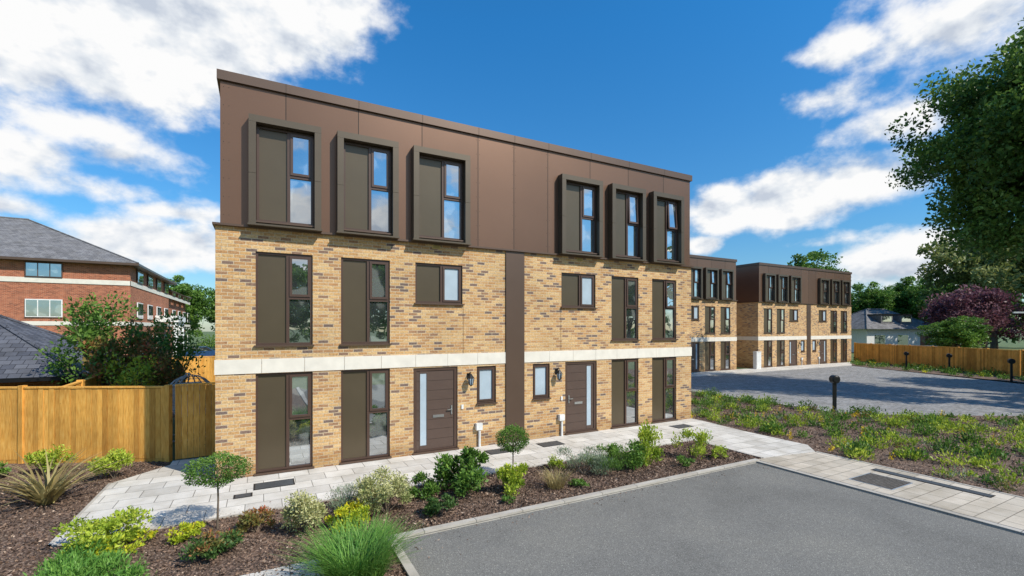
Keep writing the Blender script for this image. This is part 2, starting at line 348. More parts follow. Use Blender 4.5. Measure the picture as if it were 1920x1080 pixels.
def topiary(x,y,zc,r,rz,stem_r=.014):
    e=empty('topiary_tree',(x,y,0)); n=4200; d=unit(rng.normal(size=(n,3)))
    P=d*(.70+.38*rng.random((n,1))); lob=1+.09*np.sin(d[:,0:1]*7+1)+.07*np.cos(d[:,1:2]*9)
    P=P*lob*np.array([r,r,rz]); C=P+np.array([0,0,zc])
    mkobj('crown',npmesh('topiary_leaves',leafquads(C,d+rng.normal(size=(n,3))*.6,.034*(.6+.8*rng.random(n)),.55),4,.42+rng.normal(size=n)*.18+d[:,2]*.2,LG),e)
    mb=MB(); mb.tube([(0,0,0),(.012,.01,zc*.5),(0,0,zc)],[stem_r*1.3,stem_r,stem_r],7)
    for k in range(6):
        a=k*1.05; mb.tube([(0,0,zc-rz*.7),(math.cos(a)*r*.6,math.sin(a)*r*.6,zc)],[.009,.004],5)
    mb.obj('stem',[BARK],e); return e
def blades(name,n,length,spread,width,mat,seg=5,lean=.5,droop=.6):
    Vs=[];T=[]
    for i in range(n):
        a=random.random()*6.283; q=random.random()**.5*spread; bx=math.cos(a)*q; by=math.sin(a)*q
        a2=a+random.gauss(0,.7); l=length*random.uniform(.6,1.1); le=lean*random.uniform(.2,1.3); tone=random.uniform(.1,.9)
        dx,dy=math.cos(a2),math.sin(a2); px,py=-dy,dx; prev=None
        for s in range(seg+1):
            f=s/seg; hor=l*(le*f+droop*f*f*f*.7); z=l*(f-droop*f*f*.45*le*1.6)*.95
            w=width*(1-f**1.6)*.5+.0008
            c=np.array([bx+dx*hor,by+dy*hor,max(z,.01)]); cur=(c-np.array([px,py,0])*w,c+np.array([px,py,0])*w)
            if prev is not None: Vs.append([prev[0],prev[1],cur[1],cur[0]]); T.append(tone+.15*f)
            prev=cur
    return npmesh(name+'_blades',np.array(Vs),4,np.array(T),mat)
def grass(name,x,y,n,length,spread,width,mat,**k):
    e=empty(name,(x,y,.02)); mkobj('blades',blades(name,n,length,spread,width,mat,**k),e); return e

topiary(.23,-2.72,.97,.42,.24); topiary(5.69,-2.76,.86,.33,.28)
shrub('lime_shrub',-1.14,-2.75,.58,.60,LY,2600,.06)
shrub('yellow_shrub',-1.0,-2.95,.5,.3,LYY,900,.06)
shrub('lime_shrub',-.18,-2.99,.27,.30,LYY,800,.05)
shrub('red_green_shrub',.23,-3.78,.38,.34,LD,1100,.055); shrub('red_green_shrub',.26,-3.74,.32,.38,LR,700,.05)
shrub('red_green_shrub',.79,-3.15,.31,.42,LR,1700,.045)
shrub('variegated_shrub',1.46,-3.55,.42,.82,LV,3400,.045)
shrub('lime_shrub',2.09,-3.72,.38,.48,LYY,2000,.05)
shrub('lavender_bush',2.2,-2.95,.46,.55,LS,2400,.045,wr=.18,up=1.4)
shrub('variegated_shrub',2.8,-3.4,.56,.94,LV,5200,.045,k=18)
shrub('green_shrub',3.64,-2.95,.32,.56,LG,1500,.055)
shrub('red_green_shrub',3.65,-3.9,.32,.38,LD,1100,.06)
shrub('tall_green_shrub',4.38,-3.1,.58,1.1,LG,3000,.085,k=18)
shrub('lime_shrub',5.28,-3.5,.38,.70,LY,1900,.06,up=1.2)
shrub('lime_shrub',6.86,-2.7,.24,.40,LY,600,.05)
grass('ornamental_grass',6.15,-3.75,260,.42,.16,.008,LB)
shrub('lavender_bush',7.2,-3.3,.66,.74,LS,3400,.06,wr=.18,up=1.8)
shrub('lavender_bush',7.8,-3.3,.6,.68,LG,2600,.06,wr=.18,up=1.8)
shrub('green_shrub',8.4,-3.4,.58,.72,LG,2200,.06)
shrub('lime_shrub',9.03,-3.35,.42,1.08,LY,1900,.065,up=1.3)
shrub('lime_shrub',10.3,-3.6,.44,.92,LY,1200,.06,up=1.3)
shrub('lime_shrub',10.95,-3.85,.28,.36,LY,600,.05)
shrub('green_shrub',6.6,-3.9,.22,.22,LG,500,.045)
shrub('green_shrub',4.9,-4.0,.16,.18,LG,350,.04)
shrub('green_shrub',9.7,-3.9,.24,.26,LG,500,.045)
grass('ornamental_grass',1.95,-5.35,1400,.66,.36,.011,LGR)
grass('ornamental_grass',2.25,-4.85,400,.42,.2,.010,LGR)
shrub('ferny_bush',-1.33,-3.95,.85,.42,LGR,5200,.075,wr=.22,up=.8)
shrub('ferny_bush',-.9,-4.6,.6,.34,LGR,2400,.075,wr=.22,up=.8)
grass('phormium_plant',-2.64,.0,90,1.05,.10,.055,LPH,lean=.75,droop=.75)
shrub('lime_shrub',-1.95,1.3,.40,.66,LY,1600,.06)
shrub('lime_shrub',-3.3,2.5,.44,.76,LY,1400,.06)
shrub('green_shrub',-4.0,.5,.5,.45,LG,1400,.06)
shrub('lime_shrub',-3.2,-1.4,.45,.35,LY,1400,.06)
shrub('green_shrub',-4.2,2.4,.4,.5,LG,1000,.06)
shrub('lime_shrub',-2.8,-2.9,.4,.25,LY,900,.05)
# shrubs behind the fence
shrub('garden_shrub',-3.0,7.2,1.15,3.9,LR,2200,.12,z0=1.0,k=30)
shrub('garden_tree',-3.6,7.9,1.7,4.9,LG,3800,.13,z0=1.1,k=40)
shrub('garden_shrub',-2.6,6.2,.9,3.0,LY,1500,.11,z0=.7,k=22)
shrub('garden_shrub',-2.0,6.6,.8,2.9,LR,1800,.1,z0=.6,k=18)
shrub('garden_shrub',-2.0,8.2,1.2,4.5,LG,2200,.12,z0=.9,k=26)
shrub('garden_shrub',-2.4,9.5,1.0,3.6,LOL,1500,.12,z0=.8,k=20)
shrub('garden_shrub',-5.55,4.75,.45,3.4,LG,1500,.11,z0=.5,k=18)

# ---------------------------------------------------------------- ground
def poly(name,pts,z,mat,thick=0):
    mb=MB(); mb.quad(*[(x,y,z) for x,y in pts])
    if thick:
        n=len(pts)
        for i in range(n):
            a=pts[i];b=pts[(i+1)%n]; mb.quad((a[0],a[1],z-thick),(b[0],b[1],z-thick),(b[0],b[1],z),(a[0],a[1],z))
    return mb.obj(name,[mat])
poly('ground',[(-600,-600),(600,-600),(600,600),(-600,600)],-.06,M['ground'])
bedA=[(-16,-16),(2.56,-16),(2.56,-4.38),(11.9,-4.38),(11.9,-2.3),(-1.95,-2.3),(-1.95,.9),(-1.1,1.9),(-1.1,2.4),(-12,7.8),(-16,7.8)]
bedR=[(13.75,-16),(13.75,-4.7),(14.3,-4.2),(14.55,-.5),(14.55,6),(20.3,6),(20.3,-1.3),(21.5,-2.8),(26,-5.6),(40,-13),(40,-16)]
bedF=[(46.9,10.2),(45.5,7.9),(41.2,-1.7),(35,-13),(38,-15),(45.9,-.4),(53.8,13.2),(53,13.2)]
poly('planting_bed',bedA,.008,M['mulch']); poly('planting_bed',bedR,.008,M['mulch']); poly('planting_bed',bedF,.008,M['mulch'])
poly('footpath',[(-1.9,-2.25),(14.3,-2.25),(14.5,-.5),(14.5,.0),(0,0),(0,2.3),(-1.05,2.3),(-1.05,1.9),(-1.9,.9)],.03,M['slab'],.06)
poly('footpath',[(11.95,-4.42),(13.7,-4.7),(14.25,-4.2),(14.3,-2.255),(11.95,-2.255)],.03,M['slab'],.06)
poly('footpath',[(11.66,-16),(13.68,-16),(13.68,-4.72),(11.93,-4.43),(11.66,-4.43)],.026,M['slab2'],.06)
poly('footpath',[(.2,-5.35),(2.3,-5.35),(2.3,-4.6),(.2,-4.6)],.022,M['slab'],.04)
poly('asphalt_parking',[(2.68,-16),(11.54,-16),(11.54,-4.5),(2.68,-4.5)],-.02,M['asphalt'])
mb=MB()
mb.box(2.56,2.68,-16,-4.50,-.05,.045); mb.box(2.56,11.66,-4.50,-4.385,-.05,.045); mb.box(11.54,11.66,-16,-4.505,-.05,.02)
mb.obj('kerb',[M['kerb']])
mb=MB(); mb.box(-1.95,-1.9,-2.3,.9,-.03,.034); mb.box(-1.95,11.95,-2.30,-2.25,-.03,.034); mb.box(11.9,11.95,-4.38,-2.3,-.03,.034); mb.box(13.68,13.75,-16,-4.72,-.03,.034)
mb.box(20.3,20.42,-1.3,6,-.05,.06); mb.obj('path_edging',[M['kerb']])
poly('block_paving',[(14.55,6),(20.42,6),(20.42,-1.25),(21.55,-2.75),(26,-5.5),(38,-12.4),(35,-13),(41.2,-1.7),(45.5,7.9),(46.9,10.3),(14.55,10.3)],-.02,M['block'])
poly('block_paving',[(14.55,10.35),(19.7,10.35),(19.7,60),(10,60),(14.55,9)],-.025,M['block'])
poly('footpath',[(18.5,10.32),(52,10.32),(52,12.5),(18.5,12.5)],.0,M['slab'],.05)

def inpoly(P,poly):
    x,y=P[:,0],P[:,1]; ins=np.zeros(len(P),bool); n=len(poly)
    for i in range(n):
        x1,y1=poly[i];x2,y2=poly[(i+1)%n]
        if y1==y2: continue
        c=((y1>y)!=(y2>y))&(x<(x2-x1)*(y-y1)/(y2-y1)+x1); ins^=c
    return ins
def chips(pol,x0,x1,y0,y1,n):
    P=np.stack([rng.uniform(x0,x1,n),rng.uniform(y0,y1,n)],1); P=P[inpoly(P,pol)]
    m=len(P); C=np.concatenate([P,.014+.02*rng.random((m,1))],1); D=rng.normal(size=(m,3)); D[:,2]*=.35
    return leafquads(C,D,.018+.05*rng.random(m)**2,.55),rng.random(m)
a=chips(bedA,-6.5,2.56,-6,3,60000); b=chips(bedA,2.5,11.9,-4.38,-2.3,26000); c=chips(bedR,13.7,24,-8,5,40000)
mkobj('bark_chips',npmesh('bark_chips',np.concatenate([a[0],b[0],c[0]]),4,np.concatenate([a[1],b[1],c[1]]),M['chips']))
n=420; P=np.stack([rng.uniform(-1.9,11.9,n),-2.25+np.abs(rng.normal(size=n))*.25,np.full(n,.036)],1); P2=np.stack([rng.uniform(2.7,11.5,n),-4.52-np.abs(rng.normal(size=n))*.25,np.full(n,-.012)],1)
P=np.concatenate([P,P2]); D=rng.normal(size=(2*n,3)); D[:,2]*=.1
mkobj('stray_bark',npmesh('stray_bark',leafquads(P,D,.012+.03*rng.random(2*n)**2,.5),4,rng.random(2*n),M['chips']))

def cover(name,pol,x0,x1,y0,y1,n,rmin,rmax,leaf,per,mat,hz=.9,up=.8,wr=.4):
    P=np.stack([rng.uniform(x0,x1,n),rng.uniform(y0,y1,n)],1); P=P[inpoly(P,pol)]; Vs=[];T=[]
    for p in P:
        r=random.uniform(rmin,rmax); m=int(per*(r/rmax)**2)+14; d=unit(rng.normal(size=(m,3))); d[:,2]=np.abs(d[:,2]); Q=d*r*(.3+.75*rng.random((m,1))); Q[:,2]*=hz
        C=Q+np.array([p[0],p[1],.04]); D=d*.8+rng.normal(size=(m,3))*.5+np.array([0,0,up])
        Vs.append(leafquads(C,D,leaf*(.6+.9*rng.random(m)),wr)); T.append(random.uniform(.25,.7)+rng.normal(size=m)*.18)
    mkobj(name,npmesh(name,np.concatenate(Vs),4,np.concatenate(T),mat))
cover('ground_cover_plants',bedR,13.9,30,-11,6,330,.14,.42,.085,190,LG,hz=1.)
cover('lime_ground_cover',bedR,13.9,30,-11,6,260,.14,.42,.08,180,LY,hz=.9)
cover('sage_ground_cover',bedR,13.9,30,-11,6,130,.12,.34,.07,110,LS,wr=.2,up=1.5)
cover('red_ground_cover',bedR,13.9,30,-11,6,50,.12,.3,.07,90,LR)
cover('yellow_flowers',bedR,13.9,24,-8,6,90,.05,.12,.05,22,FLW,hz=2.4)
cover('fence_border_plants',bedF,34,54,-14,13,420,.25,.55,.14,80,LG)
cover('fence_border_flowers',bedF,34,54,-14,13,90,.2,.4,.12,40,LYY)

# ---------------------------------------------------------------- townhouse block
LIN=[(0.75,1.91),(2.53,3.69)]; mir=lambda a,b:(round(14.5-b,3),round(14.5-a,3))
def block():
    ga=[];fa=[];ta=[]
    for a,b in LIN+[mir(*o) for o in LIN]: ga.append((a,b,.08,2.27)); fa.append((a,b,2.9,4.97))
    doors=[(4.29,5.50,.08,2.25),(*mir(4.29,5.50),.08,2.25)]
    smalls=[(6.06,6.65,1.21,2.23),(*mir(6.06,6.65),1.21,2.23)]
    sq=[(4.34,5.64,3.93,4.97),(*mir(4.34,5.64),3.93,4.97)]
    for a,b in [(.77,1.92),(2.57,3.70),(4.38,5.62)]: ta.append((a,b,5.62,7.72)); ta.append((*mir(a,b),5.62,7.72))
    D=9.5
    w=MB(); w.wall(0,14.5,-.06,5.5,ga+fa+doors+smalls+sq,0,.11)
    w.quad((0,D,-.06),(0,0,-.06),(0,0,5.5),(0,D,5.5)); w.quad((14.5,0,-.06),(14.5,D,-.06),(14.5,D,5.5),(14.5,0,5.5)); w.quad((14.5,D,-.06),(0,D,-.06),(0,D,5.5),(14.5,D,5.5))
    SE=(1.35,2.93,4.51,6.09,7.21,8.36,9.93,11.5,13.1)
    c=MB(); c.wall(.09,14.41,5.5,8.6,ta,-.02,.12,seams=SE,tones=(.5,.34,.58,.42,.66,.38,.52,.64,.42,.5))
    c.quad((.09,D-.09,5.5),(.09,-.02,5.5),(.09,-.02,8.6),(.09,D-.09,8.6)); c.quad((14.41,-.02,5.5),(14.41,D-.09,5.5),(14.41,D-.09,8.6),(14.41,-.02,8.6)); c.quad((14.41,D-.09,5.5),(.09,D-.09,5.5),(.09,D-.09,8.6),(14.41,D-.09,8.6))
    cp=MB(); x0,x1,y0,y1=.03,14.47,-.08,D
    cp.box(x0,x1,y0,y0+.3,8.56,8.76); cp.box(x0,x1,y1-.3,y1,8.56,8.76); cp.box(x0,x0+.3,y0+.3,y1-.3,8.56,8.757); cp.box(x1-.3,x1,y0+.3,y1-.3,8.56,8.757)
    cp.box(-.05,14.55,-.09,.05,5.47,5.515); cp.box(-.05,.1,.05,D,5.47,5.513); cp.box(14.4,14.55,.05,D,5.47,5.513)
    cp.box(6.95,7.55,-.035,.0,.03,5.468)
    rf=MB(); rf.quad((.2,.2,8.5),(14.3,.2,8.5),(14.3,D-.2,8.5),(.2,D-.2,8.5))
    sm=MB()
    for x in (6.09,7.21,8.36): sm.box(x-.008,x+.008,-.0225,-.02,5.52,8.56)
    for x in (1.35,2.93,4.51,9.93,11.5,13.1): sm.box(x-.008,x+.008,-.0225,-.02,7.88,8.56)
    for x in SE: sm.box(x-.004,x+.004,-.0825,-.08,8.56,8.76)
    for x in (5.66,8.84): sm.box(x-.005,x+.005,-.002,0,2.6,3.9)
    for x in (6.09,7.21,8.36,.2,14.3):
        for k in range(8): 
            for dx in (-.05,.05): sm.box(x+dx-.006,x+dx+.006,-.024,-.02,5.7+k*.39,5.712+k*.39)
    for y in (3.1,6.2):
        sm.box(.087,.09,y-.006,y+.006,5.52,8.56)
    st=MB()
    for a0,a1 in ((0,6.95),(7.55,14.5)):
        n=8; ww=(a1-a0)/n
        for i in range(n): st.box(a0+i*ww+(.004 if i else -.015*(a0==0)),a0+(i+1)*ww-(.004 if i<n-1 else -.015*(a1==14.5)),-.018,.0,2.285,2.60)
    for i in range(10): st.box(-.018,0,i*.95+.004,(i+1)*.95-.004,2.285,2.598); st.box(14.5,14.518,i*.95+.004,(i+1)*.95-.004,2.285,2.598)
    su=MB()
    for (a,b,z0,z1) in ta:
        o0,o1=a-.15,b+.15; P=-.24
        for q0,q1 in ((5.54,6.62),(6.626,z1+.01)):
            su.box(o0,a-.01,P,-.02,q0,q1); su.box(b+.01,o1,P,-.02,q0,q1)
        su.box(o0,o1,P,-.02,z1+.013,z1+.16)
        su.box(o0-.02,o1+.02,P-.03,-.02,5.50,5.537)
        su.box(a-.01,b+.01,-.12,-.02,5.54,5.62)
    fr=MB(); pn=MB(); gl=MB(); fg=MB(); sl=MB()
    def window(a,b,z0,z1,y,tilt=0,square=False):
        t=.05; y0,y1=y-.03,y+.05
        fr.box(a,a+t,y0,y1,z0,z1); fr.box(b-t,b,y0,y1,z0,z1); fr.box(a+t,b-t,y0,y1,z0,z0+t); fr.box(a+t,b-t,y0,y1,z1-t,z1)
        xm=a+(b-a)*.555; fr.box(xm-.035,xm+.03,y0+.002,y1,z0+t,z1-t)
        pn.quad((a+t,y+.01,z0+t),(xm-.035,y+.01,z0+t),(xm-.035,y+.01,z1-t),(a+t,y+.01,z1-t))
        gx0,gx1=xm+.03,b-t
        if square:
            fr.box(gx0,gx0+.05,y-.045,y,z0+t,z1-t);fr.box(gx1-.05,gx1,y-.045,y,z0+t,z1-t);fr.box(gx0+.05,gx1-.05,y-.045,y,z0+t,z0+t+.05);fr.box(gx0+.05,gx1-.05,y-.045,y,z1-t-.05,z1-t)
            fg.quad((gx0,y-.01,z0+t),(gx1,y-.01,z0+t),(gx1,y-.01,z1-t),(gx0,y-.01,z1-t)); 
            sl.box(a-.03,b+.03,y-.14,y-.03,z0-.035,z0); return
        zm=z0+(z1-z0)*.52
        fr.box(gx0,gx1,y0+.002,y1,zm-.04,zm+.02)
        gl.quad((gx0,y+.012,z0+t),(gx1,y+.012,z0+t),(gx1,y+.012,zm-.04),(gx0,y+.012,zm-.04))
        s=.055; ang=R(tilt); ztop=z1-t
        def tp(x,yy,z):
            dz=z-ztop; dy=yy-(y-.02)
            return (x,(y-.02)+dy*math.cos(ang)+dz*math.sin(ang),ztop+dz*math.cos(ang)-dy*math.sin(ang))
        def tb(m,x0,x1,yy0,yy1,zz0,zz1):
            k=len(m.v); m.box(x0,x1,yy0,yy1,zz0,zz1)
            for i in range(k,len(m.v)): m.v[i]=tp(*m.v[i])
        zb=zm+.02
        tb(fr,gx0,gx0+s,y-.05,y-.012,zb,ztop);tb(fr,gx1-s,gx1,y-.05,y-.012,zb,ztop);tb(fr,gx0+s,gx1-s,y-.05,y-.012,zb,zb+s);tb(fr,gx0+s,gx1-s,y-.05,y-.012,ztop-s,ztop)
        gl.quad(*[tp(x,y-.02,z) for x,z in ((gx0,zb),(gx1,zb),(gx1,ztop),(gx0,ztop))])
        if tilt: pn.quad((gx0,y+.045,zb),(gx1,y+.045,zb),(gx1,y+.045,ztop),(gx0,y+.045,ztop),mi=1)
        if z0>.5: sl.box(a-.03,b+.03,y-.14,y-.03,z0-.035,z0)
        else: sl.box(a-.03,b+.03,y-.13,y-.03,z0-.04,z0)
    for o in ga: window(*o,.07)
    for o in fa: window(*o,.07,tilt=(2 if o[0]>12 else 0))
    for o in ta: window(*o,-.03,tilt=(3 if o[0]>12 else 2 if o[0]>10.5 else 0))
    for o in sq: window(*o,.07,square=True)
    for (a,b,z0,z1) in smalls:
        y=.07; t=.055
        fr.box(a,a+t,y-.03,y+.04,z0,z1);fr.box(b-t,b,y-.03,y+.04,z0,z1);fr.box(a+t,b-t,y-.03,y+.04,z0,z0+t);fr.box(a+t,b-t,y-.03,y+.04,z1-t,z1)
        fr.box(a+t,a+t+.045,y-.045,y,z0+t,z1-t);fr.box(b-t-.045,b-t,y-.045,y,z0+t,z1-t);fr.box(a+t+.045,b-t-.045,y-.045,y,z0+t,z0+t+.045);fr.box(a+t+.045,b-t-.045,y-.045,y,z1-t-.045,z1-t)
        fg.quad((a+t,y-.005,z0+t),(b-t,y-.005,z0+t),(b-t,y-.005,z1-t),(a+t,y-.005,z1-t)); sl.box(a-.02,b+.02,y-.13,y-.03,z0-.035,z0)
    dr=MB()
    for k,(a,b,z0,z1) in enumerate(doors):
        y=.06; fr.box(a,a+.09,y-.03,y+.05,z0,z1);fr.box(b-.09,b,y-.03,y+.05,z0,z1);fr.box(a+.09,b-.09,y-.03,y+.05,z1-.08,z1);fr.box(a+.09,b-.09,y-.04,y+.05,z0,z0+.04)
        l0,l1=a+.09,b-.09; gs=(l0+.1,l0+.27) if k==0 else (l1-.27,l1-.1)
        z=z0+.04
        while z<z1-.09:
            zt=min(z+.255,z1-.083); 
            for q0,q1 in ((l0+.004,gs[0]-.02),(gs[1]+.02,l1-.004)): dr.box(q0,q1,y-.01,y+.03,z+.004,zt-.004)
            z+=.255
        dr.box(l0,l1,y+.0,y+.035,z0+.04,z1-.08,mi=1)
        dr.box(gs[0]-.02,gs[0],y-.018,y+.0,z0+.15,z1-.15);dr.box(gs[1],gs[1]+.02,y-.018,y+.0,z0+.15,z1-.15)
        dr.box(gs[0],gs[1],y-.008,y-.002,z0+.15,z1-.15,mi=2)
        dr.box(gs[0]-.02,gs[1]+.02,y-.018,y-.0,z1-.15,z1-.085);dr.box(gs[0]-.02,gs[1]+.02,y-.018,y-.0,z0+.045,z0+.15)
        cx=(l0+l1)/2+(.08 if k==0 else -.08); dr.box(cx-.15,cx+.15,y-.025,y-.01,.93,1.0,mi=3)
        hx=l1-.07 if k==0 else l0+.07; s=1 if k else -1
        dr.box(hx-.018,hx+.018,y-.03,y-.012,.98,1.22,mi=3); dr.box(min(hx,hx+s*.13),max(hx,hx+s*.13),y-.065,y-.045,1.10,1.125,mi=3); dr.box(hx-.01,hx+.01,y-.06,y-.03,1.10,1.125,mi=3)
        sl.box(a-.02,b+.02,-.06,y-.03,z0-.045,z0)
    fx=MB()
    for x in (5.82,8.68):
        z=1.92; fx.box(x-.05,x+.05,-.02,-.001,z-.02,z+.14); fx.tube([(x,-.02,z+.1),(x,-.09,z+.17),(x,-.16,z+.16)],[.012]*3,6)
        fx.cyl((x,-.16,z+.02),(x,-.16,z+.13),.09,.015,6); fx.cyl((x,-.16,z-.16),(x,-.16,z+.01),.045,.078,6,mi=4); fx.cyl((x,-.16,z-.2),(x,-.16,z-.16),.015,.05,6)
        for q in range(6):
            an=q*math.pi/3+.5; fx.cyl((x+.05*math.cos(an),-.16+.05*math.sin(an),z-.17),(x+.083*math.cos(an),-.16+.083*math.sin(an),z+.02),.009,.009,4)
    for x in (6.1,8.82):
        fx.box(x-.09,x+.09,-.11,-.001,.50,.68,mi=1); fx.cyl((x+.02,-.05,.0),(x+.02,-.05,.5),.035,.035,8,mi=1)
    for x in (4.9,9.54): fx.box(x-.11,x+.11,-.012,-.001,5.36,5.45,mi=2); [fx.box(x-.09,x+.09,-.014,-.012,5.375+k*.02,5.381+k*.02,mi=3) for k in range(4)]
    for x in (5.63,8.86): fx.box(x-.03,x+.03,-.03,-.001,1.1,1.22,mi=1)
    parts=[('brick_walls',w,[M['brick']]),('metal_cladding',c,[M['clad']]),('coping_and_flashings',cp,[M['clad2']]),('flat_roof',rf,[M['roofflat']]),('cladding_joints',sm,[M['seam']]),
      ('stone_band',st,[M['stone']]),('window_surrounds',su,[M['surround']]),('window_frames',fr,[M['frame']]),('window_panels',pn,[M['panel'],M['seam']]),('window_glass',gl,[M['glass']]),
      ('frosted_glass',fg,[M['frost']]),('window_sills',sl,[M['clad2']]),('front_doors',dr,[M['door'],M['frame'],M['frost'],M['steel']]),('wall_fittings',fx,[M['black'],M['meter'],M['vent'],M['seam'],M['frost']])]
    return [(n,m.mesh(n,mats)) for n,m,mats in parts]
BL=block()
for loc in ((0,0,0),(19.7,12.4,0),(37.1,12.5,0)):
    e=empty('townhouse_block',loc)
    for n,me in BL: mkobj(n,me,e)

M['grate']=simple('dark_grate',(.07,.075,.08),.6,.2,.3,40)
M['cover']=slabmat('cover_brown',(.12,.105,.09),(.18,.16,.14),.06,.05,(.05,.045,.04))
def cover_plate(name,x0,x1,y0,y1,z,m):
    mb=MB(); mb.box(x0,x1,y0,y1,z-.02,z+.006,mi=1); mb.box(x0+.03,x1-.03,y0+.03,y1-.03,z,z+.010,mi=0); 
    mb.obj(name,[m,M['steel'] if m is M['cover'] else M['seam']])
for x,y,w,d in ((1.1,-.82,.38,.22),(.55,-1.28,.16,.12),(6.4,-.72,.36,.22),(8.0,-.72,.36,.22),(13.1,-.8,.36,.22)): cover_plate('drain_cover',x-w,x+w,y-d,y+d,.03,M['grate'])
cover_plate('manhole_cover',12.0,12.9,-7.1,-6.3,.026,M['cover'])
cover_plate('drain_cover',13.15,13.4,-8.2,-6.2,.026,M['grate'])
mb=MB(); mb.box(0,.6,-.3,0,0,1.35); mb.box(-.02,.62,-.32,.02,1.35,1.4); mb.box(.03,.57,-.312,-.30,.08,1.3); mb.obj('utility_cabinet',[M['meter']],None,(36.0,12.2,0))

# ---------------------------------------------------------------- fences
def fence(name,p0,p1,h,bay=1.8,board=.125,gate=False,post_h=None,lid=True):
    p0=Vector((*p0,0));p1=Vector((*p1,0)); d=p1-p0; Ln=d.length; mb=MB(); x=0
    while x<Ln-.01:
        x2=min(x+board,Ln); tt=random.random(); k=.012*random.random()
        mb.box(x+.003,x2-.003,-.028-k,-.010-k,.10 if not gate else .06,h-.03+random.uniform(-.006,.006),t=tt); x+=board
    if not gate: mb.box(0,Ln,-.03,.0,.0,.095,t=.3)
    for z in (.35,h*.52,h-.25): mb.box(0,Ln,-.008,.05,z,z+.08,t=.1)
    if lid: mb.box(0,Ln,-.05,.055,h-.02,h+.02,t=.9)
    n=max(1,round(Ln/bay))
    for i in range(n+1):
        px=min(max(i*Ln/n,.05),Ln-.05)
        if gate: continue
        mb.box(px-.05,px+.05,-.065,.07,0,(post_h or h)+.05,t=.45+.4*random.random())
    if gate:
        mb.box(0,.02,-.04,.05,.05,h,t=.4); mb.box(Ln-.02,Ln,-.04,.05,.05,h,t=.4)
    return mb.obj(name,[M['wood']],None,p0,math.atan2(d.y,d.x))
fence('timber_fence',(-10.5,6.95),(-1.10,2.34),1.84,bay=3.0)
fence('timber_gate',(-1.0,2.32),(-.03,2.32),1.88,gate=True)
fence('garden_fence',(-3.5,3.6),(-3.9,17.3),1.8)
fence('garden_fence',(-3.9,17.4),(0,17.4),1.8)
fence('garden_fence',(36.5,-16),(45.8,-.5),1.8,bay=2.4)
fence('garden_fence',(53.9,13.3),(45.85,-.45),1.8,bay=2.4)
e=empty('hanging_egg_chair',(-1.0,5.0,0),.5,(1.3,1.1,.86))
rat=simple('rattan_grey',(.36,.35,.33),.7)
mb=MB(); 
for k in range(18):
    a=k*math.pi*2/18; 
    if abs(((a+math.pi/2)+math.pi)%(2*math.pi)-math.pi)<.75: continue
    mb.tube([(.5*math.sin(p)*math.cos(a),.42*math.sin(p)*math.sin(a),1.42-.78*math.cos(p)) for p in [i*math.pi/10 for i in range(11)]],[.014]*11,5)
for i in range(1,14):
    p=i*math.pi/14; mb.tube([(.5*math.sin(p)*math.cos(a),.42*math.sin(p)*math.sin(a),1.42-.78*math.cos(p)) for a in [-.82+j*(4.78)/16 for j in range(17)]],[.010]*17,5)
mb.obj('basket',[rat],e)
mb=MB(); mb.tube([(0,.55,0),(0,.6,1.4),(0,.5,2.0),(0,.2,2.24),(0,0,2.24),(0,0,2.2)],[.02]*6,8)
mb.tube([(.5*math.cos(a),.25+.5*math.sin(a),.03) for a in [i*.449 for i in range(15)]],[.025]*15,6); mb.obj('stand',[rat],e)
mb=MB(); mb.box(-.3,.3,-.3,.25,.85,1.0); mb.box(-.3,.3,.15,.3,1.0,1.9); o=mb.obj('cushion',[M['meter']],e); o.modifiers.new('b','BEVEL').width=.05

# ---------------------------------------------------------------- roofs / other buildings
def hip(mb,x0,x1,y0,y1,z,zr,ov,ridge='x',mi=0):
    x0-=ov;x1+=ov;y0-=ov;y1+=ov
    if ridge=='x':
        r=(y1-y0)/2; r=min(r,(x1-x0)/2-.01); a=(x0+r,(y0+y1)/2,zr);b=(x1-r,(y0+y1)/2,zr)
        mb.quad((x0,y0,z),(x1,y0,z),b,a,mi=mi);mb.quad((x1,y1,z),(x0,y1,z),a,b,mi=mi);mb.quad((x0,y1,z),(x0,y0,z),a,mi=mi);mb.quad((x1,y0,z),(x1,y1,z),b,mi=mi)
    else:
        r=(x1-x0)/2; r=min(r,(y1-y0)/2-.01); a=((x0+x1)/2,y0+r,zr);b=((x0+x1)/2,y1-r,zr)
        mb.quad((x0,y0,z),(x1,y0,z),a,mi=mi);mb.quad((x1,y1,z),(x0,y1,z),b,mi=mi);mb.quad((x1,y0,z),(x1,y1,z),b,a,mi=mi);mb.quad((x0,y1,z),(x0,y0,z),a,b,mi=mi)
    mb.tube([(a[0],a[1],a[2]+.02),(b[0],b[1],b[2]+.02)],[.09,.09],6,mi)
    for cx,cy,p in ((x0,y0,a),(x1,y1,b),(x1,y0,b if ridge=='x' else a),(x0,y1,a if ridge=='x' else b)): mb.tube([(cx,cy,z+.01),(p[0],p[1],p[2]+.02)],[.07,.07],6,mi)
e=empty('brick_office_building')
w=MB(); w.box(-42,-8.1,34.1,51,-.06,8.3); w.box(-26,-8.6,51,68,-.06,7.6); w.obj('walls',[M['redbrick']],e)
r=MB(); hip(r,-42,-8.1,34.1,51,8.3,12.5,.6,'x'); hip(r,-26,-8.6,51,68,7.6,10.9,.6,'y'); r.obj('roof',[M['slate2']],e)
t=MB(); t.box(-42.65,-7.45,33.45,51.65,8.12,8.29); t.box(-26.6,-7.98,51.66,68.6,7.45,7.59); t.obj('fascia',[M['clad2']],e)
